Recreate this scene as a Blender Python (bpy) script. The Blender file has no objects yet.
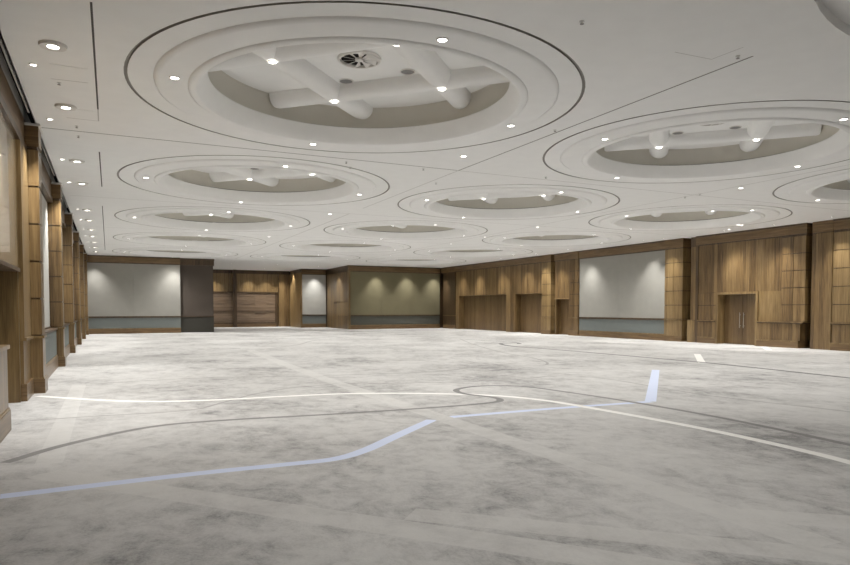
import bpy, bmesh, math, random
from mathutils import Vector
random.seed(7)
sc = bpy.context.scene
C = sc.collection
PI = math.pi
H = 5.076                      # ceiling height

# ------------------------------------------------------------------ materials
def newmat(name):
    m = bpy.data.materials.new(name); m.use_nodes = True
    nt = m.node_tree; b = nt.nodes['Principled BSDF']
    return m, nt, b
def nd(nt, typ, **kw):
    n = nt.nodes.new(typ)
    for k, v in kw.items():
        if hasattr(n, k): setattr(n, k, v)
        else: n.inputs[k].default_value = v
    return n
def ramp(nt, stops):
    r = nt.nodes.new('ShaderNodeValToRGB'); e = r.color_ramp.elements
    while len(e) < len(stops): e.new(0.5)
    for i, (p, c) in enumerate(stops):
        e[i].position = p; e[i].color = (*c, 1)
    return r
def plain(name, col, rough=.6, metal=0, bump=0, bscale=40, var=.04):
    m, nt, b = newmat(name); L = nt.links
    tc = nd(nt, 'ShaderNodeTexCoord')
    n = nd(nt, 'ShaderNodeTexNoise'); n.inputs['Scale'].default_value = bscale; n.inputs['Detail'].default_value = 4
    L.new(tc.outputs['Object'], n.inputs['Vector'])
    r = ramp(nt, [(.3, tuple(c * (1 - var) for c in col)), (.7, tuple(min(1, c * (1 + var)) for c in col))])
    L.new(n.outputs['Fac'], r.inputs['Fac']); L.new(r.outputs['Color'], b.inputs['Base Color'])
    b.inputs['Roughness'].default_value = rough; b.inputs['Metallic'].default_value = metal
    if bump:
        bp = nd(nt, 'ShaderNodeBump'); bp.inputs['Strength'].default_value = bump; bp.inputs['Distance'].default_value = .01
        L.new(n.outputs['Fac'], bp.inputs['Height']); L.new(bp.outputs['Normal'], b.inputs['Normal'])
    return m
def wood(name, dark, mid, light, plank=.17, horizontal=False, rough=.38, coat=.15, var=.3):
    m, nt, b = newmat(name); L = nt.links
    tc = nd(nt, 'ShaderNodeTexCoord'); sp = nd(nt, 'ShaderNodeSeparateXYZ')
    L.new(tc.outputs['Object'], sp.inputs[0])
    ad = nd(nt, 'ShaderNodeMath', operation='ADD')
    L.new(sp.outputs['X'], ad.inputs[0]); L.new(sp.outputs['Y'], ad.inputs[1])
    along, across = (ad.outputs[0], sp.outputs['Z']) if horizontal else (sp.outputs['Z'], ad.outputs[0])
    # plank number -> random tone
    dv = nd(nt, 'ShaderNodeMath', operation='DIVIDE'); dv.inputs[1].default_value = plank; L.new(across, dv.inputs[0])
    fl = nd(nt, 'ShaderNodeMath', operation='FLOOR'); L.new(dv.outputs[0], fl.inputs[0])
    wn = nd(nt, 'ShaderNodeTexWhiteNoise', noise_dimensions='1D'); L.new(fl.outputs[0], wn.inputs['W'])
    # stretched grain
    m1 = nd(nt, 'ShaderNodeMath', operation='MULTIPLY'); m1.inputs[1].default_value = 24; L.new(across, m1.inputs[0])
    m2 = nd(nt, 'ShaderNodeMath', operation='MULTIPLY'); m2.inputs[1].default_value = 1.1; L.new(along, m2.inputs[0])
    m3 = nd(nt, 'ShaderNodeMath', operation='MULTIPLY'); m3.inputs[1].default_value = 37; L.new(wn.outputs['Value'], m3.inputs[0])
    cb = nd(nt, 'ShaderNodeCombineXYZ')
    L.new(m1.outputs[0], cb.inputs[0]); L.new(m2.outputs[0], cb.inputs[1]); L.new(m3.outputs[0], cb.inputs[2])
    n = nd(nt, 'ShaderNodeTexNoise'); n.inputs['Scale'].default_value = 1; n.inputs['Detail'].default_value = 6
    n.inputs['Roughness'].default_value = .62; n.inputs['Distortion'].default_value = .5
    L.new(cb.outputs[0], n.inputs['Vector'])
    mx = nd(nt, 'ShaderNodeMath', operation='MULTIPLY_ADD'); mx.inputs[1].default_value = var; 
    L.new(wn.outputs['Value'], mx.inputs[0]); 
    sb = nd(nt, 'ShaderNodeMath', operation='SUBTRACT'); sb.inputs[1].default_value = var / 2; L.new(n.outputs['Fac'], sb.inputs[0])
    L.new(sb.outputs[0], mx.inputs[2])
    r = ramp(nt, [(.22, dark), (.5, mid), (.8, light)])
    L.new(mx.outputs[0], r.inputs['Fac']); L.new(r.outputs['Color'], b.inputs['Base Color'])
    b.inputs['Roughness'].default_value = rough
    b.inputs['Coat Weight'].default_value = coat; b.inputs['Coat Roughness'].default_value = .12
    bp = nd(nt, 'ShaderNodeBump'); bp.inputs['Strength'].default_value = .15; bp.inputs['Distance'].default_value = .004
    L.new(n.outputs['Fac'], bp.inputs['Height']); L.new(bp.outputs['Normal'], b.inputs['Normal'])
    return m
def fabric(name, col, rough=.9):
    m, nt, b = newmat(name); L = nt.links
    tc = nd(nt, 'ShaderNodeTexCoord')
    n = nd(nt, 'ShaderNodeTexNoise'); n.inputs['Scale'].default_value = 2.2; n.inputs['Detail'].default_value = 8
    w = nd(nt, 'ShaderNodeTexNoise'); w.inputs['Scale'].default_value = 160; w.inputs['Detail'].default_value = 2
    L.new(tc.outputs['Object'], n.inputs['Vector']); L.new(tc.outputs['Object'], w.inputs['Vector'])
    mi = nd(nt, 'ShaderNodeMath', operation='MULTIPLY_ADD'); mi.inputs[1].default_value = .5
    L.new(n.outputs['Fac'], mi.inputs[0])
    hf = nd(nt, 'ShaderNodeMath', operation='MULTIPLY'); hf.inputs[1].default_value = .5; L.new(w.outputs['Fac'], hf.inputs[0])
    L.new(hf.outputs[0], mi.inputs[2])
    r = ramp(nt, [(.3, tuple(c * .94 for c in col)), (.7, tuple(c * 1.06 for c in col))])
    L.new(mi.outputs[0], r.inputs['Fac']); L.new(r.outputs['Color'], b.inputs['Base Color'])
    b.inputs['Roughness'].default_value = rough
    bp = nd(nt, 'ShaderNodeBump'); bp.inputs['Strength'].default_value = .2; bp.inputs['Distance'].default_value = .003
    L.new(w.outputs['Fac'], bp.inputs['Height']); L.new(bp.outputs['Normal'], b.inputs['Normal'])
    return m
def carpet(name, line=None, keep=1.0):
    m, nt, b = newmat(name); L = nt.links
    tc = nd(nt, 'ShaderNodeTexCoord')
    mp = nd(nt, 'ShaderNodeMapping'); mp.inputs['Scale'].default_value = (1.0, .8, 1); mp.inputs['Rotation'].default_value = (0, 0, .45)
    L.new(tc.outputs['Object'], mp.inputs['Vector'])
    a = nd(nt, 'ShaderNodeTexNoise'); a.inputs['Scale'].default_value = .5; a.inputs['Detail'].default_value = 3; a.inputs['Roughness'].default_value = .5
    c = nd(nt, 'ShaderNodeTexNoise'); c.inputs['Scale'].default_value = 3.0; c.inputs['Detail'].default_value = 12; c.inputs['Roughness'].default_value = .8; c.inputs['Distortion'].default_value = .3
    d = nd(nt, 'ShaderNodeTexNoise'); d.inputs['Scale'].default_value = 55; d.inputs['Detail'].default_value = 3
    for x in (a, c, d): L.new(mp.outputs[0], x.inputs['Vector'])
    s1 = nd(nt, 'ShaderNodeMath', operation='MULTIPLY'); s1.inputs[1].default_value = .36; L.new(a.outputs['Fac'], s1.inputs[0])
    s2 = nd(nt, 'ShaderNodeMath', operation='MULTIPLY_ADD'); s2.inputs[1].default_value = .56; L.new(c.outputs['Fac'], s2.inputs[0]); L.new(s1.outputs[0], s2.inputs[2])
    s3 = nd(nt, 'ShaderNodeMath', operation='MULTIPLY_ADD'); s3.inputs[1].default_value = .08; L.new(d.outputs['Fac'], s3.inputs[0]); L.new(s2.outputs[0], s3.inputs[2])
    r = ramp(nt, [(.38, (.195, .191, .188)), (.455, (.385, .378, .37)), (.52, (.495, .488, .476)), (.63, (.585, .578, .562))])
    L.new(s3.outputs[0], r.inputs['Fac'])
    out = r.outputs['Color']
    if line:
        mxn = nd(nt, 'ShaderNodeMix', data_type='RGBA'); mxn.inputs[0].default_value = keep
        L.new(out, mxn.inputs[6]); mxn.inputs[7].default_value = (*line, 1)
        out = mxn.outputs[2]
    L.new(out, b.inputs['Base Color'])
    b.inputs['Roughness'].default_value = .95
    b.inputs['Sheen Weight'].default_value = .15; b.inputs['Sheen Roughness'].default_value = .5
    bp = nd(nt, 'ShaderNodeBump'); bp.inputs['Strength'].default_value = .35; bp.inputs['Distance'].default_value = .006
    L.new(d.outputs['Fac'], bp.inputs['Height']); L.new(bp.outputs['Normal'], b.inputs['Normal'])
    return m
def emit(name, col, s):
    m, nt, b = newmat(name)
    b.inputs['Base Color'].default_value = (.8, .8, .8, 1)
    b.inputs['Emission Color'].default_value = (*col, 1); b.inputs['Emission Strength'].default_value = s
    return m
M = {}
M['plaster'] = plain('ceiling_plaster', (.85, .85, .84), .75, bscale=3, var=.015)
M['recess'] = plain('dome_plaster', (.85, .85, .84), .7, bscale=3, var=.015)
M['drum'] = plain('taupe_drum', (.62, .595, .535), .7, bscale=3, var=.015)  # drum wall coloured darker than the dome plaster
M['seam'] = plain('ceiling_joint', (.20, .19, .175), .8)
M['ringgap'] = plain('ring_shadow_gap', (.32, .305, .28), .8)
M['faint'] = plain('ceiling_hatch_joint', (.50, .49, .47), .8)
M['black'] = plain('black_void', (.02, .018, .016), .8)
M['slot'] = plain('dark_slot', (.06, .055, .05), .7)
M['white'] = plain('white_paint', (.72, .70, .67), .5)
M['metal'] = plain('satin_metal', (.60, .59, .57), .3, .8)
M['dmetal'] = plain('dark_metal', (.26, .25, .24), .4, .6)
M['grille'] = plain('speaker_grille', (.22, .215, .21), .6, 0, .4, 220, .3)
M['wood'] = wood('walnut_panel', (.06, .033, .013), (.155, .096, .039), (.255, .170, .076))
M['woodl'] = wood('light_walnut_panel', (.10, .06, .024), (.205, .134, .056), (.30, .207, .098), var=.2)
M['woodd'] = wood('dark_walnut_panel', (.028, .016, .008), (.068, .040, .019), (.115, .072, .034), var=.2)
M['woodh'] = wood('walnut_long_grain', (.06, .033, .014), (.15, .090, .038), (.25, .163, .076), plank=.34, horizontal=True, var=.15)
M['shutter'] = wood('walnut_horizontal_boards', (.10, .066, .04), (.17, .118, .076), (.25, .178, .12), plank=.3, horizontal=True, var=.35)
M['door'] = wood('walnut_door', (.07, .041, .018), (.135, .083, .036), (.205, .135, .062), plank=.24, var=.2)
M['fab'] = fabric('light_grey_fabric', (.30, .292, .265))
M['fabo'] = fabric('olive_grey_fabric', (.175, .155, .09))
M['fabw'] = fabric('pale_grey_fabric', (.42, .415, .385))
M['fabd'] = fabric('dark_brown_fabric', (.085, .068, .055))
M['fabdl'] = fabric('near_black_green_fabric', (.045, .042, .034))
M['dado'] = fabric('blue_grey_fabric', (.155, .172, .165))
M['dadoo'] = fabric('dark_slate_fabric', (.085, .085, .07))
m, nt, b = newmat('cream_lacquer'); b.inputs['Base Color'].default_value = (.36, .275, .165, 1); b.inputs['Roughness'].default_value = .22; b.inputs['Coat Weight'].default_value = .4
M['cream'] = m
M['carpet'] = carpet('grey_mottled_carpet')
M['c_white'] = carpet('carpet_white_line', (.86, .85, .82), .92)
M['c_blue'] = carpet('carpet_blue_line', (.60, .67, .86), .9)
M['c_grey'] = carpet('carpet_dark_line', (.15, .145, .142), .8)
M['c_dark'] = carpet('carpet_black_line', (.06, .058, .056), .9)
M['c_faint'] = carpet('carpet_faint_line', (.22, .215, .208), .62)
M['c_pale'] = carpet('carpet_pale_band', (.58, .572, .552), .55)
WARM = (1.0, .98, .945)
M['lens'] = emit('downlight_lens', (1, .95, .88), 14)

# ------------------------------------------------------------------ mesh helpers
class MB:
    def __init__(s): s.bm = bmesh.new(); s.mats = []
    def mi(s, m):
        if m not in s.mats: s.mats.append(m)
        return s.mats.index(m)
    def box(s, x0, x1, y0, y1, z0, z1, m):
        x0, x1 = sorted((x0, x1)); y0, y1 = sorted((y0, y1)); z0, z1 = sorted((z0, z1))
        v = [s.bm.verts.new((x, y, z)) for z in (z0, z1) for x, y in ((x0, y0), (x1, y0), (x1, y1), (x0, y1))]
        k = s.mi(m)
        for f in ((3, 2, 1, 0), (4, 5, 6, 7), (0, 1, 5, 4), (1, 2, 6, 5), (2, 3, 7, 6), (3, 0, 4, 7)):
            s.bm.faces.new([v[i] for i in f]).material_index = k
    def poly(s, pts, m):
        f = s.bm.faces.new([s.bm.verts.new(p) for p in pts]); f.material_index = s.mi(m); return f
    def lathe(s, prof, m, n=96, cx=0, cy=0, close=False):
        k = s.mi(m); rings = []
        for r, z in prof:
            if r < 1e-6: rings.append([s.bm.verts.new((cx, cy, z))])
            else: rings.append([s.bm.verts.new((cx + r * math.cos(2 * PI * i / n), cy + r * math.sin(2 * PI * i / n), z)) for i in range(n)])
        prs = list(zip(rings, rings[1:]))
        if close: prs.append((rings[-1], rings[0]))
        for A, B in prs:
            for i in range(n):
                j = (i + 1) % n
                if len(A) == 1 and len(B) == 1: continue
                if len(A) == 1: vs = [A[0], B[j], B[i]]
                elif len(B) == 1: vs = [A[i], A[j], B[0]]
                else: vs = [A[i], A[j], B[j], B[i]]
                f = s.bm.faces.new(vs); f.material_index = k; f.smooth = True
    def tube(s, p, q, r, m, n=8):
        p, q = Vector(p), Vector(q); d = (q - p).normalized()
        a = d.orthogonal().normalized(); bb = d.cross(a); k = s.mi(m); R = []
        for c in (p, q): R.append([s.bm.verts.new(c + r * (math.cos(2 * PI * i / n) * a + math.sin(2 * PI * i / n) * bb)) for i in range(n)])
        for i in range(n):
            j = (i + 1) % n; f = s.bm.faces.new([R[0][i], R[0][j], R[1][j], R[1][i]]); f.material_index = k; f.smooth = True
        s.bm.faces.new(R[0][::-1]).material_index = k; s.bm.faces.new(R[1]).material_index = k
    def build(s, name, parent=None, sharp=True):
        me = bpy.data.meshes.new(name)
        bmesh.ops.recalc_face_normals(s.bm, faces=s.bm.faces) if False else None
        s.bm.to_mesh(me); s.bm.free()
        for m in s.mats: me.materials.append(M[m])
        if sharp: me.set_sharp_from_angle(angle=math.radians(32))
        o = bpy.data.objects.new(name, me); C.objects.link(o)
        if parent: o.parent = parent
        return o
def tag(o, label=None, cat=None, group=None, kind=None):
    if label: o['label'] = label
    if cat: o['category'] = cat
    if group: o['group'] = group
    if kind: o['kind'] = kind
    return o
def empty(name, loc, label=None, cat=None, group=None, kind=None):
    o = bpy.data.objects.new(name, None); C.objects.link(o); o.location = loc; o.empty_display_size = .1
    return tag(o, label, cat, group, kind)
def copy_tree(o, loc=None, parent=None):
    c = o.copy(); C.objects.link(c)
    if parent: c.parent = parent
    if loc is not None: c.location = loc
    for ch in o.children: copy_tree(ch, None, c)
    return c

# wall frames: u along the wall, d out of the wall into the room, z up
class Wall(MB):
    def __init__(s, fr): super().__init__(); s.fr = fr
    def b(s, u0, u1, d0, d1, z0, z1, m):
        k, p, sg = s.fr
        if k == 'x': s.box(p + sg * d0, p + sg * d1, u0, u1, z0, z1, m)
        else: s.box(u0, u1, p + sg * d0, p + sg * d1, z0, z1, m)
    def planks(s, u0, u1, d0, d1, z0, z1, m, w=.17, gap=.008):
        n = max(1, round((u1 - u0) / w)); w = (u1 - u0) / n
        for i in range(n): s.b(u0 + i * w + gap / 2, u0 + (i + 1) * w - gap / 2, d0, d1, z0, z1, m)
    def grid(s, u0, u1, d0, d1, z0, z1, m, w=.6, h=.7, gap=.034, ztop=None):
        s.b(u0 + .014, u1 - .014, d0, d1 - .018, z0, z1, 'woodd')
        n = max(1, round((u1 - u0) / w)); w = (u1 - u0) / n
        z = z0
        while z < z1 - .05:
            zt = min(z + h, z1)
            for i in range(n): s.b(u0 + i * w + (gap / 4 if i else 0), u0 + (i + 1) * w - (gap / 4 if i < n - 1 else 0), d0, d1, z + gap / 2, zt - gap / 2, m)
            z = zt
RW = ('x', 25.42, -1); LW = ('x', -1.38, 1)

# ------------------------------------------------------------------ floor
fl = MB()
fl.box(-2.2, 27.5, -6.5, 61, -.2, 0, 'carpet')
def smooth_path(pts, per=8):
    out = []
    P = [Vector((*p, 0)) for p in pts]
    for i in range(len(P) - 1):
        p0 = P[i - 1] if i else P[0] * 2 - P[1]; p1 = P[i]; p2 = P[i + 1]; p3 = P[i + 2] if i + 2 < len(P) else P[-1] * 2 - P[-2]
        for k in range(per):
            t = k / per
            out.append(.5 * ((2 * p1) + (p2 - p0) * t + (2 * p0 - 5 * p1 + 4 * p2 - p3) * t * t + (3 * p1 - p0 - 3 * p2 + p3) * t ** 3))
    out.append(P[-1]); return out
def ribbon(pts, w, m, z, smooth=True, w1=None):
    z = z * .15
    P = smooth_path(pts) if smooth else [Vector((*p, 0)) for p in pts]
    L = []; n = len(P)
    for i, p in enumerate(P):
        a = (P[i] - P[i - 1]).normalized() if i else (P[1] - P[0]).normalized()
        b_ = (P[i + 1] - P[i]).normalized() if i < n - 1 else a
        t = (a + b_).normalized(); nn = Vector((-t.y, t.x, 0)); sc_ = 1 / max(.5, nn.dot(Vector((-a.y, a.x, 0))))
        ww = w if w1 is None else w + (w1 - w) * i / (n - 1)
        L.append((p + nn * ww / 2 * sc_, p - nn * ww / 2 * sc_))
    for (a, b_), (c, d) in zip(L, L[1:]):
        fl.poly([(b_.x, b_.y, z), (d.x, d.y, z), (c.x, c.y, z), (a.x, a.y, z)], m)
ribbon([(-1.0, 8.05), (-.435, 8.86), (.487, 9.65), (1.424, 9.78), (3.0, 9.64), (4.578, 9.58), (5.5, 9.6), (6.1, 9.75), (6.28, 10.2), (6.05, 10.9), (6.25, 11.55), (6.96, 11.85), (7.7, 11.45), (7.98, 10.1), (8.12, 8.5), (8.12, 6.9), (7.97, 5.5), (7.75, 4.2), (7.4, 2.5)], .13, 'c_grey', .0042)
ribbon([(-1.05, 10.95), (-.27, 10.99), (1.1, 11.0), (1.7, 11.6), (2.6, 12.7), (3.8, 13.4), (5.2, 13.2), (6.9, 12.75), (8.5, 12.65), (9.7, 12.9), (10.3, 12.0), (10.1, 9.85), (10.03, 8.477), (10.4, 6.4), (10.6, 4)], .07, 'c_faint', .002)
ribbon([(-.376, 15.79), (1.9, 16.06), (4.3, 15.45), (7.37, 15.1), (9.5, 15.9), (11.2, 15.5), (12.4, 17.5), (13.2, 21.0), (15, 26.2), (17.1, 31.3)], .08, 'c_faint', .002)
ribbon([(16.9, 30.3), (17.6, 27.2), (17.1, 25.6), (16.5, 26.2), (15.75, 24.2), (15.95, 21.0), (16.05, 16.8), (16.05, 13.6), (15.53, 9.5), (15.2, 6)], .20, 'c_dark', .0043)
ribbon([(1.0, 24), (4.2, 25.2), (7.5, 29), (10, 33.5), (14, 35)], .12, 'c_faint', .002)
ribbon([(3.5, 38), (8, 37), (12, 41), (17, 38), (22, 40)], .16, 'c_faint', .002)
ribbon([(-.86, 6.606), (-.094, 6.66), (.783, 6.71), (1.6, 6.71), (2.15, 6.73), (2.6, 7.0), (3.25, 7.62), (4.2, 8.52)], .17, 'c_blue', .003)
ribbon([(4.5, 8.62), (6.57, 8.65), (8.45, 8.57)], .17, 'c_blue', .003)
ribbon([(8.46, 8.59), (13.0, 13.03)], .19, 'c_blue', .0032, smooth=False)
ribbon([(-1.2, 14.0), (-.562, 13.33), (.0, 12.78), (.628, 12.335), (1.67, 12.05), (3.0, 12.0), (4.2, 11.83), (5.4, 11.25), (6.4, 10.45), (6.87, 9.53), (7.05, 8.24), (7.16, 6.37), (7.07, 4.87), (6.9, 4.0), (6.4, 2)], .16, 'c_white', .004)
ribbon([(18.93, 17.01), (15.9, 14.1)], .22, 'c_white', .003, False)
ribbon([(25.0, 18.97), (23.33, 17.46)], .22, 'c_white', .003, False)
ribbon([(4.35, 2.8), (4.45, 14.3), (4.6, 18.7), (4.99, 26.3)], .34, 'c_pale', .0035, False)
ribbon([(-.58, 7.8), (-.58, 15.7)], .26, 'c_pale', .0015, False)
ribbon([(-.6, 7.35), (2.6, 3.55), (4.3, 1.4)], .34, 'c_pale', .0026, False)
ribbon([(2.1, 4.65), (4.5, 2.4)], .3, 'c_pale', .0037, False)
ribbon([(4.45, 3.5), (6.5, 1.8)], .34, 'c_pale', .0038, False)
floor = tag(fl.build('floor'), 'pale grey mottled carpet with woven white, blue and grey lines', 'floor', kind='structure')

# ------------------------------------------------------------------ ceiling
DX, DY, OX, OY = 8.160, 8.272, 3.905, 10.584
R0 = 3.645
ce = MB()
def rect(x0, x1, y0, y1):
    ce.poly([(x0, y0, H), (x0, y1, H), (x1, y1, H), (x1, y0, H)], 'plaster')
def cell(x0, x1, y0, y1, cx, cy, r, n=96):
    angs = [2 * PI * i / n for i in range(n)]
    cor = [math.atan2(y - cy, x - cx) % (2 * PI) for x in (x0, x1) for y in (y0, y1)]
    for c in cor:
        k = min(range(n), key=lambda i: abs((angs[i] - c + PI) % (2 * PI) - PI)); angs[k] = c
    inn, out = [], []
    for a in angs:
        ca, sa = math.cos(a), math.sin(a)
        ts = []
        if abs(ca) > 1e-9: ts.append(((x1 if ca > 0 else x0) - cx) / ca)
        if abs(sa) > 1e-9: ts.append(((y1 if sa > 0 else y0) - cy) / sa)
        t = min(ts)
        inn.append(ce.bm.verts.new((cx + r * ca, cy + r * sa, H))); out.append(ce.bm.verts.new((cx + t * ca, cy + t * sa, H)))
    k = ce.mi('plaster')
    for i in range(n):
        j = (i + 1) % n
        ce.bm.faces.new([inn[i], inn[j], out[j], out[i]]).material_index = k
XB = [OX - DX / 2 + DX * i for i in range(4)]; YB = [OY - DY / 2 + DY * j for j in range(6)]
for i in range(3):
    for j in range(5):
        cell(XB[i], XB[i + 1], YB[j], YB[j + 1], OX + DX * i, OY + DY * j, R0)
CX, CY, CR = 9.44, .45, 5.0
rect(-1.175, XB[0], -6.2, 60.6); rect(XB[3], 26.3, -6.2, 60.6); rect(XB[0], XB[3], YB[5], 60.6)
rect(XB[0], 3.9, -6.2, YB[0]); rect(14.98, XB[3], -6.2, YB[0]); cell(3.9, 14.98, -6.2, YB[0], CX, CY, CR)
# joints between the ceiling boards
def joint(x0, y0, x1, y1, w, m='seam'):
    d = Vector((x1 - x0, y1 - y0)).normalized(); n = Vector((-d.y, d.x)) * w / 2; z = H - .002
    ce.poly([(x0 + n.x, y0 + n.y, z), (x1 + n.x, y1 + n.y, z), (x1 - n.x, y1 - n.y, z), (x0 - n.x, y0 - n.y, z)], m)
joint(8.05, 6.36, 7.985, 14.7, .03); joint(7.985, 14.7, 7.985, 21.6, .025, 'faint'); joint(-1.1, 14.70, 7.95, 14.70, .035)
joint(8.0, 14.72, 25, 14.72, .03, 'faint'); joint(16.145, 6.4, 16.145, 23, .03, 'faint')
joint(16.145, 23, 16.145, 47, .03, 'faint'); joint(7.985, 23, 7.985, 47, .03, 'faint')
for y in (23.0, 31.27, 39.54): joint(-1, y, 25, y, .03, 'faint')
joint(6.97, 6.72, 7.63, 6.69, .012, 'faint'); joint(7.63, 6.69, 7.66, 6.2, .012, 'faint')
for y0, y1 in ((8.5, 12.95), (16.4, 21.0), (24.9, 43.3)): joint(-.115, y0, -.10, y1, .026, 'slot')
joint(-.72, 11.55, -.22, 11.52, .02, 'faint'); joint(-.62, 13.75, -.1, 13.75, .02, 'faint'); joint(-.1, 12.95, -.1, 13.75, .02, 'faint')
# edge lip beside the left wall and the closed recess of the large near dome
ce.box(-1.175, -1.155, -6.2, 47.6, H, 5.82, 'slot')
ceil = tag(ce.build('ceiling', sharp=False), 'flat off-white plaster ceiling with round domed recesses', 'ceiling', kind='structure')
nr = MB()
nr.lathe([(CR, H), (CR, H + .13)], 'plaster', 128, CX, CY)
nr.lathe([(CR, H + .13), (CR - .13, H + .15), (CR - .5, H + .15), (CR - .55, H + .11), (CR - 1.1, H + .11), (CR - 1.3, H + .35), (0, H + .6)], 'recess', 128, CX, CY)
tag(nr.build('ceiling_dome'), 'large dome whose curved edge shows at the top corner beside the blank ceiling', 'ceiling dome')

# dome prototype -------------------------------------------------------------
rows = ['first', 'second', 'third', 'fourth', 'fifth']; cols = ['left', 'middle', 'right']
def dome_label(i, j): return f'{rows[j]}-row {cols[i]} dome'
proto = empty('ceiling_dome', (0, 0, H))
a = MB()
a.lathe([(3.645, 0), (3.645, .03)], 'ringgap', 128); a.lathe([(3.645, .03), (3.595, .03)], 'ringgap', 128); a.lathe([(3.595, .03), (3.595, 0)], 'ringgap', 128)
a.lathe([(3.595, 0), (3.255, 0), (3.255, .012), (3.243, .012), (3.235, -.004)], 'plaster', 128); a.build('outer_ring', proto)
a = MB(); a.lathe([(3.235, -.004), (3.228, -.014), (3.205, -.027), (3.175, -.036), (3.15, -.038), (2.765, -.038), (2.765, -.03), (2.757, -.03)], 'plaster', 128); a.build('stepped_band', proto)
a = MB(); a.lathe([(2.757, -.03), (2.752, -.044), (2.735, -.058), (2.70, -.067), (2.655, -.069), (2.63, -.064)], 'plaster', 128); a.build('bead_moulding', proto)
a = MB(); a.lathe([(2.63, -.064), (2.61, -.048), (2.56, .01), (2.52, .07), (2.485, .14), (2.46, .205), (2.455, .222), (2.46, .235), (2.54, .24)], 'plaster', 128); a.build('cove_lip', proto)
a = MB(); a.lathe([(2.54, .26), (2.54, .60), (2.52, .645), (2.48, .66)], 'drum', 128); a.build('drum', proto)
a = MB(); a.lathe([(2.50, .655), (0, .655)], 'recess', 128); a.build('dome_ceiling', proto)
for k in range(4):
    a = MB(); ang = PI / 4 + k * PI / 2; hw, dp, hl = .235, .225, 2.33
    rad = Vector((math.cos(ang), math.sin(ang), 0)); tan = Vector((-rad.y, rad.x, 0)); n = 14
    sec = [(hw * math.cos(PI * i / n), -dp * math.sin(PI * i / n) ** .8) for i in range(n + 1)]
    A, B = [[a.bm.verts.new(rad * (1.065 + x) + tan * s + Vector((0, 0, .655 + z))) for x, z in sec] for s in (-hl, hl)]
    mi = a.mi('recess')
    for i in range(n):
        f = a.bm.faces.new([A[i], B[i], B[i + 1], A[i + 1]]); f.material_index = mi; f.smooth = True
    a.bm.faces.new(A).material_index = mi; a.bm.faces.new(B[::-1]).material_index = mi
    a.build('beam', proto)
# air diffuser and speaker prototypes
vent = empty('ceiling_vent', (0, 0, 0))
a = MB(); a.lathe([(.36, 0), (.36, -.03), (.345, -.045), (.315, -.045), (.30, -.02), (.30, -.002), (.31, 0)], 'white', 40); a.build('ring', vent)
a = MB(); a.lathe([(.31, -.004), (0, -.004)], 'black', 40); a.build('backing', vent)
a = MB()
for k in range(10):
    t = 2 * PI * k / 10; e = Vector((math.cos(t), math.sin(t), 0)); f_ = Vector((-e.y, e.x, 0))
    p = [e * .05 + Vector((0, 0, -.03)), e * .31 - f_ * .035 + Vector((0, 0, -.008)), e * .31 + f_ * .075 + Vector((0, 0, -.05))]
    q = [x + Vector((0, 0, .006)) for x in p]
    a.poly(p, 'white'); a.poly(q[::-1], 'white')
    for i in range(3): a.poly([p[i], q[i], q[(i + 1) % 3], p[(i + 1) % 3]], 'white')
a.lathe([(.07, -.004), (.07, -.04), (0, -.045)], 'white', 20); a.build('vanes', vent)
spk = empty('ceiling_speaker', (0, 0, 0))
a = MB(); a.lathe([(.135, 0), (.135, -.012), (.12, -.016), (.115, -.006)], 'white', 32); a.build('rim', spk)
a = MB(); a.lathe([(.118, -.008), (.06, -.014), (0, -.015)], 'grille', 32); a.build('grille', spk)
# downlight prototypes
def make_light(name, rl, rt, drop, power, size, blend):
    r = empty(name, (0, 0, 0))
    a = MB(); a.lathe([(rt, 0), (rt, -.008), (rt - .012, -.014 - drop), (rl + .004, -.012 - drop), (rl, -.004)], 'white', 28); a.build('trim_ring', r)
    a = MB(); a.lathe([(rl, -.006 - drop * .6), (rl * .6, -.009 - drop * .6), (0, -.010 - drop * .6)], 'lens', 28); a.build('lens', r)
    ld = bpy.data.lights.new(name + '_lamp', 'SPOT'); ld.energy = power; ld.color = WARM; ld.spot_size = math.radians(size); ld.spot_blend = blend; ld.shadow_soft_size = .05
    lo = bpy.data.objects.new(name + '_lamp', ld); C.objects.link(lo); lo.parent = r; lo.location = (0, 0, -.075 - drop)
    return r
K = 1.9
P_dome = make_light('downlight', .058, .08, .0, 70 * K, 135, 1)
P_ring = make_light('downlight', .058, .08, .0, 85 * K, 135, 1)
P_wash = make_light('downlight', .038, .058, .0, 290 * K, 84, 1)
P_big = make_light('recessed_spotlight', .072, .17, .02, 60 * K, 120, 1)
used = set()
def place(p, loc, label, cat, group):
    if p.name in used: o = copy_tree(p)
    else: o = p; used.add(p.name)
    o.location = loc; return tag(o, label, cat, group)
sides = {'far': (0, 1), 'near': (0, -1), 'left': (-1, 0), 'right': (1, 0)}
for j in range(5):
    for i in range(3):
        x, y = OX + DX * i, OY + DY * j; dl = dome_label(i, j)
        place(proto, (x, y, H), f'round white plaster ceiling dome, {rows[j]} from the front in the {cols[i]} column', 'ceiling dome', 'domes in the ceiling')
        place(vent, (x - .1, y - .15, H + .655), f'round swirl air vent at the centre of the {dl}', 'air vent', 'round vents in the domes')
        place(spk, (x + .86, y + .05, H + .655), f'round grey ceiling speaker on the right inside the {dl}', 'speaker', 'speakers in the domes')
        place(spk, (x + .05, y + .97, H + .655), f'round grey ceiling speaker on the far side inside the {dl}', 'speaker', 'speakers in the domes')
        for s, (sx, sy) in sides.items():
            place(P_dome, (x + 1.5 * sx, y + 1.5 * sy, H + .424), f'small downlight at the {s} beam crossing inside the {dl}', 'downlight', 'downlights inside the domes')
            place(P_ring, (x + 2.955 * sx, y + 2.955 * sy, H - .038), f'small downlight on the {s} side of the ring of the {dl}', 'downlight', 'downlights on the dome rings')
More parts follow.
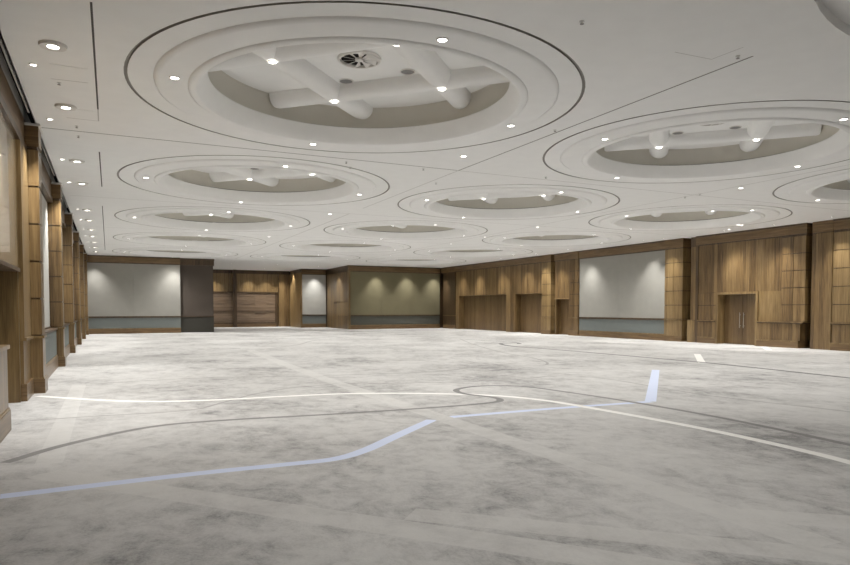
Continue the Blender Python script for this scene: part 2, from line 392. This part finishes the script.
ordw = ['first', 'second', 'third', 'fourth', 'fifth', 'sixth', 'seventh', 'eighth', 'ninth', 'tenth', 'eleventh', 'twelfth']
for k, (x, y) in enumerate([(7.34, 13.28), (7.37, 23.4), (7.0, 31.8), (7.0, 35.68), (6.85, 42.8)]):
    place(P_ring, (x, y, H), f'downlight in flat ceiling between left and middle dome columns, {ordw[k]} from the front', 'downlight', 'downlights between the domes')
for k, (x, y) in enumerate([(9.1, 35.6), (9.1, 43.7)]):
    place(P_ring, (x, y, H), f'downlight beside the {["fourth", "fifth"][k]}-row middle dome, right of the joint line', 'downlight', 'downlights between the domes')
for k, (x, y) in enumerate([(16.43, 13.3), (16.47, 23.3), (16.42, 27.6), (16.5, 31.2), (16.5, 39.6)]):
    place(P_ring, (x, y, H), f'downlight in flat ceiling between middle and right dome columns, {ordw[k]} from the front', 'downlight', 'downlights between the domes')
for k, (x, y) in enumerate([(23.25, 19.1), (23.68, 19.1), (24.4, 20.3), (22.8, 26.6), (24.2, 31.2), (24.2, 34.4), (24.2, 38.5)]):
    place(P_ring, (x, y, H), f'downlight over the aisle along the wood panelled wall, {ordw[k]} from the front', 'downlight', 'downlights over the right aisle')
for k, y in enumerate([10.08, 13.0, 17.6, 20.65, 26.05, 29.0, 32.4, 35.3, 38.4, 41.5, 44.6]):
    place(P_big, (-.595, y, H), f'wide round spotlight over the aisle by the pillared wall, {ordw[k]} from the front', 'spotlight', 'spotlights over the left aisle')
for k, y in enumerate([11.0, 13.99, 17.56, 20.63, 26.02, 29.0, 32.4, 35.3, 38.4, 41.5, 44.6]):
    place(P_wash, (-.90, y, H), f'small wall-washing downlight close to the pillared wall, {ordw[k]} from the front', 'downlight', 'wall washers on the left')
for k, (y, t) in enumerate([(16.0, 'the nearest grid panelled wall'), (18.4, 'the grid panels beside the double door'), (20.8, 'the double door with steel pulls'), (24.4, 'the grid pilaster beside the fabric screen wall'), (25.75, 'the near end of the grey fabric screen wall'),
             (30.6, 'the far end of the grey fabric screen wall'), (33.5, 'the single door beside the fabric screen wall'), (35.0, 'the pale pilaster between two door recesses'), (37.0, 'the narrower door recess'), (40.2, 'the near end of the wide door recess'), (43.4, 'the middle of the wide door recess'), (46.1, 'the far end of the wide door recess')]):
    place(P_wash, (24.72, y, H), f'small downlight washing {t}', 'downlight', 'wall washers on the right')
for x, y, t in [(19.5, 49.16, 'the left third of the olive fabric wall'), (22.2, 49.16, 'the middle of the olive fabric wall'), (24.7, 49.16, 'the right end of the olive fabric wall'), (-.75, 46.9, 'the left end of the far light grey fabric wall'), (4.05, 46.9, 'the right end of the far light grey fabric wall'),
                (8.3, 59.4, 'the alcove wall left of the dark post'), (11.4, 59.4, 'the alcove wall right of the dark post'), (7.3, 59.4, 'the alcove boards behind the dark partition, added for brightness'), (12.9, 59.4, 'the alcove boards above the shuttered section, added for brightness'), (14.2, 59.2, 'the right end of the alcove boards'), (14.7, 58.4, 'the alcove return'), (16.2, 55.4, 'the pale panel at the back of the alcove'), (16.7, 52.6, 'the wood side wall of the alcove')]:  # partition-side and shutter-side washers are extras, added to brighten the alcove boards
    place(P_wash, (x, y, H), f'small downlight washing {t}', 'downlight', 'wall washers at the back')
for x, y, t in [(8.6, 56.5, 'rear left'), (12.0, 56.5, 'rear middle'), (15.4, 54.4, 'rear right'), (8.6, 52.0, 'front left'), (12.0, 52.0, 'front middle'), (15.4, 52.0, 'front right')]:  # downlights added to brighten the alcove and its ceiling
    place(P_ring, (x, y, H), f'downlight added in the flat ceiling to brighten the alcove, {t}', 'downlight', 'added alcove downlights')
for k, (x, y) in enumerate([(2.2, 1.2), (5.6, 3.6), (5.6, -1.8), (13.2, 3.4), (13.2, -1.8), (9.44, -3.0), (18, 2.3), (21.8, 2.3), (1.2, 4.4)]):  # unseen downlights added to brighten the near floor
    place(P_ring, (x, y, H), f'added fill downlight, out of view above the viewpoint, {ordw[k]} of that group', 'downlight', 'added downlights above the viewpoint')
# sprinklers ---------------------------------------------------------------
spr = empty('ceiling_sprinkler', (0, 0, 0))
a = MB(); a.lathe([(.032, 0), (.032, -.004), (.012, -.008), (.012, -.03), (0, -.03)], 'metal', 16); a.build('escutcheon', spr)
a = MB(); a.lathe([(0, -.028), (.024, -.031), (.025, -.036), (0, -.038)], 'dmetal', 16); a.build('deflector', spr)
for k, (x, y, t) in enumerate([(5.22, 6.50, 'in the blank ceiling in front of the first-row left dome'), (7.86, 6.45, 'on the joint line between the front domes'), (-.62, 11.7, 'beside the nearest spotlight over the aisle'), (-.48, 14.3, 'before the cross joint by the nearest wall pier'), (-.48, 15.1, 'beyond the cross joint by the nearest wall pier'),
        (5.13, 15.0, 'between the two nearest left domes, nearer one'), (5.40, 15.5, 'between the two nearest left domes, farther one'), (7.88, 10.6, 'on the joint between the two front domes'), (9.48, 11.83, 'against the left edge of the first-row middle dome'), (10.45, 14.43, 'in front of the second-row middle dome'),
        (16.18, 15.1, 'between middle and right domes, farther one'), (16.15, 14.5, 'between middle and right domes, nearer one'), (8.2, 16.4, 'left of the second-row middle dome'), (7.1, 14.9, 'before the crossing of two joints')]):
    place(spr, (x, y, H), f'tiny metal sprinkler head {t}', 'sprinkler', 'sprinklers on the ceiling')
# hatches
for x0, x1, y0, y1, t in [(-.70, -.2, 10.85, 11.5, 'beyond the nearest spotlight over the aisle'), (-.60, -.15, 13.1, 13.72, 'before the cross joint by the nearest wall pier')]:
    a = MB(); w = .008; z0, z1 = H - .006, H
    a.box(x0 + w, x1 - w, y0 + w, y1 - w, z0, z1, 'plaster')
    o = a.build('ceiling_access_hatch'); tag(o, f'square flush ceiling access hatch {t}', 'ceiling hatch', 'ceiling hatches')

# ------------------------------------------------------------------ doors
ndoor = [0]
def door(fr, u0, u1, d, z1, leaves, label, handles=True, casing=None, m='door', light_leaf=None, parent_d=None):
    ndoor[0] += 1
    k, p, sg = fr
    um = (u0 + u1) / 2
    loc = (p + sg * d, um, 0) if k == 'x' else (um, p + sg * d, 0)
    r = empty(f'door_{ndoor[0]}', (0, 0, 0), label, 'door', kind='structure')
    n = leaves; w = (u1 - u0) / n
    for i in range(n):
        a = Wall(fr); a.planks(u0 + i * w + .006, u0 + (i + 1) * w - .006, d - .05, d, .008, z1 - .006, m, .22, .004)
        lf = a.build('door_leaf', r)
        if handles:
            s = u0 + (i + 1) * w - .10 if i % 2 == 0 else u0 + i * w + .10
            q = MB()
            def pt(u, dd, z): return (p + sg * dd, u, z) if k == 'x' else (u, p + sg * dd, z)
            q.tube(pt(s, d + .07, .75), pt(s, d + .07, 1.45), .011, 'metal', 10)
            for z in (.85, 1.35): q.tube(pt(s, d - .01, z), pt(s, d + .07, z), .011, 'metal', 8)
            q.build('door_handle', lf)
    if casing:
        a = Wall(fr); cw, cd = casing
        a.b(u0 - cw, u0, d, cd, 0, z1 + cw, 'woodl'); a.b(u1, u1 + cw, d, cd, 0, z1 + cw, 'woodl'); a.b(u0, u1, d, cd, z1, z1 + cw, 'woodl')
        a.build('door_frame', r)
    return r

# ------------------------------------------------------------------ right wall
DC = -.60                                    # depth of the wall core behind the panelling
w = Wall(RW)
w.b(17.24, 50.4, DC - .25, DC, 0, 5.5, 'woodd')
def frieze(W, u0, u1, d):
    W.b(u0, u1, DC, d, 4.66, 5.0, 'woodh'); W.b(u0, u1, DC, d + .03, 5.0, H, 'woodd'); W.b(u0, u1, DC, d - .03, 4.60, 4.66, 'woodd')
def base(W, u0, u1, d, z=.30):
    W.b(u0, u1, DC, d, 0, z, 'woodh'); W.b(u0, u1, DC, d + .012, z - .05, z, 'woodl')
def cap(W, u0, u1, d, z=1.05):
    W.b(u0, u1, DC, d + .035, z - .005, z + .035, 'woodl'); W.b(u0, u1, DC, d + .015, z - .05, z - .005, 'woodd')
# wood panelled bays with the two door recesses (far end)
frieze(w, 35.42, 49.86, 0)
def around(u0, u1, z, U0, U1, d=-.05):       # plank wall U0..U1 with an opening u0..u1 up to z
    w.planks(U0, u0, DC, d, .0, z, 'wood'); w.planks(u1, U1, DC, d, .0, z, 'wood'); w.planks(U0, U1, DC, d, z, 4.60, 'wood')
around(39.8, 46.8, 2.65, 39.05, 47.35)
around(35.5, 38.65, 2.63, 35.42, 39.05)
# bay with the single door
frieze(w, 32.65, 34.2, -.03)
w.planks(32.7, 34.2, DC, -.10, 2.30, 4.6, 'wood'); w.b(32.62, 34.2, DC, -.02, 2.22, 2.30, 'woodl')
w.b(34.05, 34.2, DC, -.10, 0, 2.22, 'wood')
# bay with the double door
frieze(w, 17.45, 23.0, 0)
w.planks(23.02, 23.5, DC, -.22, 0, 4.6, 'wood', .24); w.b(23.02, 23.5, DC, -.2, 4.6, H, 'woodd')
w.planks(18.5, 22.85, DC, -.04, 2.37, 4.60, 'wood', .17, .01); w.planks(18.5, 19.6, DC, -.04, 1.05, 2.37, 'woodl', .14, .008)
w.grid(21.8, 22.85, DC, -.04, 1.08, 2.37, 'wood', .35, .7); w.b(22.85, 23.0, DC, .0, 0, 4.6, 'woodd')
w.planks(21.8, 22.85, DC, .0, .3, 1.05, 'wood', .17); base(w, 21.8, 22.85, .02); cap(w, 21.8, 22.85, .0)
w.grid(17.45, 18.5, DC, .03, 1.08, 4.6, 'wood', .52, .7)
w.planks(17.62, 19.6, DC, .04, .3, 1.05, 'wood', .17); base(w, 17.68, 19.6, .07); cap(w, 17.5, 19.6, .05)
tag(w.build('wall_right'), 'long walnut panelled wall with door recesses', 'wall', kind='structure')
# nearest bay, towards and past the edge of the view
w = Wall(RW); w.b(-6.2, 16.36, DC - .25, DC, 0, 5.5, 'woodd')
frieze(w, -6.2, 16.35, .02)
w.grid(-6.2, 16.35, DC, .0, 1.08, 4.6, 'woodl', .62, .7)
w.planks(-6.2, 16.32, DC, .03, .3, 1.05, 'wood', .17); base(w, -6.2, 16.35, .06); cap(w, -6.2, 16.38, .04)
wr = tag(w.build('wall_right_near'), 'nearest stretch of walnut wall with square-jointed panels', 'wall', kind='structure')
door(RW, 39.8, 46.8, -.50, 2.65, 4, 'wide walnut folding door in the broad recess at the far end', handles=False)
door(RW, 35.5, 38.65, -.50, 2.63, 2, 'walnut double door in the narrower recess beside the pale pilaster', handles=False)
door(RW, 32.7, 34.05, -.45, 2.22, 1, 'single walnut door under a pale ledge', handles=False)
door(RW, 19.72, 21.68, -.42, 2.27, 2, 'walnut double door with tall steel pull handles', True, (.11, .03))

def pilaster(fr, u0, u1, d, label, grid=True, m='wood', dado=True, top=H - .004, cols_w=.6, back=DC, group='wood pilasters', ztop=4.60):
    k, p, sg = fr
    r = empty('pilaster', (0, 0, 0), label, 'pilaster', group)
    a = Wall(fr)
    if grid: a.grid(u0, u1, back, d, 1.10, ztop, m, cols_w, .7)
    else: a.planks(u0, u1, back, d, .30 if dado else 0, ztop, m, .3, .003)
    a.build('shaft', r)
    a = Wall(fr); a.b(u0, u1, back, d + .01, ztop + .03, top, 'woodh'); a.b(u0, u1, back, d - .02, ztop, ztop + .03, 'woodd'); a.build('capital', r)
    if dado:
        a = Wall(fr)
        if grid: a.planks(u0, u1, back, d + .005, .30, 1.05, m, .3, .004)
        a.b(u0 - .015, u1 + .015, back, d + .03, 1.05, 1.095, 'woodl'); a.build('dado_rail', r)
        a = Wall(fr); a.b(u0 - .01, u1 + .01, back, d + .03, 0.0, .27, 'woodh'); a.b(u0 - .005, u1 + .005, back, d + .018, .27, .30, 'woodl'); a.build('plinth', r)
    return r
pilaster(RW, 47.4, 49.5, -.03, 'dark wood pilaster in the far corner beside the olive fabric wall', m='woodd', grid=False)
pilaster(RW, 34.4, 35.40, .05, 'pale wood pilaster between the narrow door recess and the single door', m='woodl', cols_w=1.0)
pilaster(RW, 31.75, 32.60, .02, 'wood pilaster between the single door and the grey fabric screen wall', cols_w=.45)
pilaster(RW, 23.78, 24.93, .02, 'grid-jointed wood pilaster on the near side of the grey fabric screen wall', m='woodl', cols_w=.58)
pilaster(RW, 16.40, 17.22, -.02, 'plain full-height wood pier beside the nearest grid panels', grid=False, m='wood', dado=False, back=DC - .25)
a = Wall(RW); a.b(22.98 + .05, 23.5, -.215, -.02, 0, 1.05, 'woodl'); a.b(22.98 + .04, 23.51, -.215, -.01, 1.05, 1.08, 'wood')
tag(a.build('plinth_block'), 'low wood plinth block standing in the dark gap beside the double door', 'plinth block')

nfab = [0]
def fabric_bay(fr, u0, u1, d, label, top='fab', low='dado', back=DC, z0=1.13, z1=4.58, seams=2, frz=True, lowlabel=None, group='fabric wall panels', dd=None):
    dd = d if dd is None else dd
    r = empty('fabric_wall_panel', (0, 0, 0), label, 'wall panel', group)
    a = Wall(fr); n = seams; ww = (u1 - u0) / n
    for i in range(n): a.b(u0 + i * ww + .002, u0 + (i + 1) * ww - .002, back, d, z0, z1, top)
    a.build('upholstery', r)
    a = Wall(fr); a.b(u0, u1, back, dd + .04, 1.04, 1.09, 'woodd'); a.b(u0, u1, back, d + .02, 1.09, z0, 'woodd'); a.build('dado_rail', r)
    a = Wall(fr); a.b(u0, u1, back, dd, .34, 1.04, low); a.build('dado_panel', r)
    a = Wall(fr); a.b(u0, u1, back, dd + .03, 0, .30, 'woodh'); a.b(u0, u1, back, dd + .018, .30, .34, 'woodl'); a.build('skirting', r)
    if frz:
        a = Wall(fr); a.b(u0, u1, back, d + .05, z1 + .06, 5.0, 'woodh'); a.b(u0, u1, back, d + .08, 5.0, H - .004, 'woodd'); a.b(u0, u1, back, d + .02, z1, z1 + .06, 'woodd'); a.build('frieze', r)
    return r
fabric_bay(RW, 24.95, 31.72, -.05, 'large light grey fabric panel between two pilasters on the door wall', 'fab', 'dado')

# ------------------------------------------------------------------ back walls, dark partition and alcove
BL = ('y', 47.6, -1); BR = ('y', 49.86, -1)
for nm, lb, bx in (('wall_back', 'back wall left of the alcove', (-2.2, 6.56, 48.27, 50.6)), ('wall_back_right', 'back wall right of the alcove', (17.32, 26.3, 50.1, 56.25)), ('wall_alcove_back', 'rear wall of the deep alcove', (6.4, 15.06, 60.2, 60.6)),
                   ('wall_alcove_inner', 'short inner rear wall of the alcove', (15.08, 17.6, 56.3, 60.1)), ('wall_alcove_left', 'left side wall of the alcove', (6.2, 6.6, 50.6, 60.15))):
    w = MB(); w.box(*bx, 0, 5.5, 'woodd'); tag(w.build(nm), lb, 'wall', kind='structure')
fabric_bay(BL, -1.36, 4.44, -.0, 'light grey fabric panel at the far end beside the dark partition', 'fab', 'dado', back=-.65)
a = empty('partition_panel', (0, 0, 0), 'dark brown full-height partition beside the alcove opening', 'partition')
q = MB(); q.box(4.46, 6.64, 48.25, 48.0 + .0, 1.12, 4.62, 'fabd'); q.box(6.58, 6.66, 48.25, 50.2, 1.12, 4.62, 'fabd'); q.build('upholstery', a)
q = MB(); q.box(4.46, 6.65, 48.25, 47.98, .0, 1.07, 'fabdl'); q.box(6.59, 6.68, 48.25, 50.2, 0, 1.07, 'fabdl'); q.build('dado_panel', a)
q = MB(); q.box(4.46, 6.68, 48.2, 47.94, 1.07, 1.12, 'woodd'); q.build('dado_rail', a)
q = MB(); q.box(4.46, 6.70, 48.2, 47.93, 4.62, H - .004, 'woodd'); q.box(4.46, 6.73, 48.2, 47.88, 4.98, H - .005, 'woodd'); q.box(6.58, 6.72, 48.2, 50.2, 4.62, H - .004, 'woodd'); q.build('frieze', a)
fabric_bay(BR, 17.37, 25.3, -.0, 'wide olive grey fabric panel on the back wall by the far corner', 'fabo', 'dadoo', back=-.24, seams=3)
a = empty('pilaster', (0, 0, 0), 'narrow wood corner post on the outer corner of the alcove', 'pilaster', 'wood pilasters')
q = MB(); q.box(17.2, 17.34, 49.80, 50.0, .3, 4.6, 'wood'); q.build('shaft', a)
q = MB(); q.box(17.17, 17.35, 49.78, 50.02, 0, .3, 'woodl'); q.build('plinth', a)
q = MB(); q.box(17.16, 17.36, 49.77, 50.02, 4.6, H - .004, 'woodh'); q.build('capital', a)
# alcove: boarded back, return, pale panel, side wall with door
AB = ('y', 60.2, -1)
a = empty('boarded_wall_panel', (0, 0, 0), 'wood boarded panel at the back of the alcove with a dark rail', 'wall panel')
q = Wall(AB); q.planks(6.8, 14.0, 0, .05, 3.15, 4.75, 'woodl', .17); q.build('upper_boards', a)  # lighter walnut stands in for stronger light on the upper boards
q = Wall(AB)
for k in range(8): q.b(6.8, 13.7, 0, .08 + .02 * (k % 2), .42 + k * .33, .42 + (k + 1) * .33 - .015, 'shutter')
q.b(11.9, 12.9, .09, .13, 1.3, 2.75, 'shutter'); q.build('lower_boards', a)
q = Wall(AB); q.b(6.8, 13.8, 0, .16, 3.06, 3.15, 'woodd'); q.b(6.8, 13.8, 0, .14, .30, .42, 'woodd'); q.build('rail', a)
q = Wall(AB); q.b(6.8, 13.8, 0, .12, 0, .30, 'woodh'); q.build('skirting', a)
q = Wall(AB); q.b(6.8, 14.0, 0, .10, 4.75, H - .004, 'woodd'); q.build('frieze', a)
a = MB(); a.box(9.95, 10.25, 59.7, 60.03, 0, H - .004, 'woodd'); tag(a.build('post'), 'dark wooden post standing against the alcove boards', 'post')
a = Wall(AB); a.planks(14.02, 14.97, .012, .25, 0, 4.75, 'wood', .2); tag(a.build('wood_pilaster'), 'broad vertical-grain wood pilaster at the right end of the alcove boards', 'pilaster', 'wood pilasters')
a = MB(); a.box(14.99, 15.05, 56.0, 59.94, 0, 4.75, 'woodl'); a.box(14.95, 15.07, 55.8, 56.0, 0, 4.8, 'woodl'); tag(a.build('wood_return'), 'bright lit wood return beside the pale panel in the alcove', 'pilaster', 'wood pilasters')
fabric_bay(('y', 56.05, -1), 15.10, 17.25, 0, 'narrow pale grey fabric panel at the back of the alcove', 'fabw', 'dado', back=-.19, seams=1)
w = MB()
w.box(17.30, 17.32, 50.02, 54.0, 2.15, 4.6, 'wood'); w.box(17.29, 17.32, 50.02, 53.1, 1.1, 2.15, 'woodl'); w.box(17.28, 17.32, 50.02, 53.1, .0, 1.06, 'wood'); w.box(17.26, 17.32, 50.02, 53.1, 1.06, 1.1, 'woodl')
w.box(17.30, 17.32, 54.0, 55.95, 0, 4.6, 'wood'); w.box(17.26, 17.32, 50.02, 55.95, 4.6, H, 'woodd'); w.box(17.30, 17.32, 50.02, 54.0, 2.1, 2.2, 'woodd')
tag(w.build('trim_1'), 'wood panelling on the side wall of the alcove', 'panelling', kind='structure')
door(('x', 17.31, -1), 53.12, 53.98, .0, 2.1, 1, 'small dark single door in the wood side wall of the alcove', handles=False)

# ------------------------------------------------------------------ left wall with piers
LB = -.12
w = Wall(LW)
def slab(u0, u1, z0, z1): w.b(u0, u1, -.6, LB, z0, z1, 'woodd')
slab(-6.2, 10.35, 0, 5.82); slab(10.35, 13.25, 2.24, 5.82); slab(13.25, 47.9, 0, 5.82)
w.b(-6.2, 47.6, LB, .23, 5.78, 5.82, 'black'); w.b(-6.2, 47.6, LB, -.0, 5.42, 5.78, 'black'); w.b(-6.2, 47.6, LB, .02, 5.14, 5.42, 'white')
w.b(-6.2, 47.6, LB, .03, 4.66, 5.14, 'woodh'); w.b(-6.2, 47.6, LB, .06, 4.52, 4.66, 'woodd')
# doorway bay: lacquered panel over the opening
w.b(4.0, 13.3, LB, 0, 2.26, 4.52, 'cream'); w.b(4.0, 13.3, LB, .03, 2.24, 2.30, 'woodd')
w.b(4.0, 10.35, LB, 0, 1.1, 2.24, 'wood'); w.b(13.17, 13.26, -.6, -.0, 0, 2.24, 'woodl')
# corridor niche behind the opening
w.box(-2.9, -2.85, 9.9, 13.7, 0, 2.5, 'woodd'); w.box(-2.9, -1.98, 9.85, 9.9, 0, 2.5, 'woodd'); w.box(-2.9, -1.98, 13.7, 13.75, 0, 2.5, 'woodd'); w.box(-2.9, -1.98, 9.85, 13.75, 2.5, 2.55, 'woodd')
w.b(4.0, 10.22, LB, .17, .3, 1.08, 'wood'); w.b(4.0, 10.25, LB, .20, 1.08, 1.13, 'woodl'); w.b(4.0, 10.24, LB, .195, 0, .27, 'woodh'); w.b(4.0, 10.23, LB, .185, .27, .3, 'woodl')
tag(w.build('wall_left'), 'pillared wall with a doorway and slot under the ceiling', 'wall', kind='structure')
LY = [14.45, 20.9, 27.2, 33.5, 39.8, 46.1]
for k, y in enumerate([1.8] + LY):
    y1 = y + .58
    nm = 'behind the viewer' if k == 0 else ordw[k - 1] + ' from the front'
    r = pilaster(LW, y, y1, .245, f'walnut pier with stacked square panels on the pillared wall, {nm}' if k else 'walnut pier at the near end of the pillared wall', m='wood', cols_w=1.6, back=LB, group='walnut piers on the pillared wall', ztop=4.62, top=5.03)
    a = Wall(LW); a.b(y - .03, y1 + .03, LB, .29, 5.03, H - .003, 'white'); a.build('cap', r)
    # narrow full-height panel that stands in front of each pier
    if k == 1:
        e = empty('pilaster', (0, 0, 0), f'flat wood strip pilaster in front of the pier {ordw[k - 1]} from the front', 'pilaster', 'flat strip pilasters')
        a = Wall(LW); a.planks(y - 1.15, y - .035, LB, .07, 1.10, 4.50, 'woodl', .6, .003); a.build('shaft', e)
        a = Wall(LW); a.planks(y - 1.15, y - .035, LB, .05, .3, 1.05, 'wood', .6, .003); a.b(y - 1.16, y - .035, LB, .10, 1.05, 1.10, 'woodl'); a.build('dado_rail', e)
        a = Wall(LW); a.b(y - 1.16, y - .035, LB, .09, 0, .3, 'woodh'); a.build('plinth', e)
    if k:
        if k > 1:
            fabric_bay(LW, LY[k - 2] + .62, y - .035, -.07, f'light grey fabric panel between piers {ordw[k - 2]} and {ordw[k - 1]} from the front', 'fabw', 'dado', back=LB, z1=4.5, frz=False, dd=.08)
# lattice rail visible in the slot
for k, (y0, y1) in enumerate(((8.2, 14.3), (16.2, 20.7), (22.6, 27.0))):
    a = MB(); x = -1.26
    a.tube((x, y0, 5.24), (x, y1, 5.24), .02, 'white'); a.tube((x, y0, 5.46), (x, y1, 5.46), .014, 'white')
    n = int((y1 - y0) / .25)
    for i in range(n):
        ya = y0 + (y1 - y0) * i / n; yb = y0 + (y1 - y0) * (i + 1) / n
        a.tube((x, ya, 5.24 if i % 2 else 5.46), (x, yb, 5.46 if i % 2 else 5.24), .016, 'white', 6)
    for ya in (y0 + .05, (y0 + y1) / 2, y1 - .05): a.tube((x, ya, 5.46), (x, ya, 5.79), .01, 'dmetal', 6)
    tag(a.build('lattice_rail'), f'metal lattice rail in the ceiling slot, {ordw[k]} from the front', 'rail', 'lattice rails in the slot')
# ------------------------------------------------------------------ wall behind the camera
w = MB(); w.box(-2.2, 26.3, -6.5, -6.2, 0, 5.82, 'wood')
tag(w.build('wall_front'), 'plain wood wall behind the viewpoint', 'wall', kind='structure')

# ------------------------------------------------------------------ camera, view
wd = bpy.data.worlds.new('world'); sc.world = wd; wd.use_nodes = True
wd.node_tree.nodes['Background'].inputs[0].default_value = (0, 0, 0, 1)
cam = bpy.data.cameras.new('camera'); co = bpy.data.objects.new('camera', cam); C.objects.link(co); sc.camera = co
co.location = (0, 0, 1.6)
co.rotation_euler = (PI / 2 - .03926, 0, -.44722)
cam.sensor_width = 36; cam.lens = 36 * 660.25 / 850; cam.shift_y = (335.085 - 282.5) / 850
cam.clip_start = .02; cam.clip_end = 200
vs = sc.view_settings
sc.display_settings.display_device = 'sRGB'
vs.view_transform = 'Standard'; vs.look = 'None'; vs.gamma = 1; vs.use_curve_mapping = False
vs.exposure = 0.0
sc.cycles.max_bounces = 16; sc.cycles.diffuse_bounces = 10
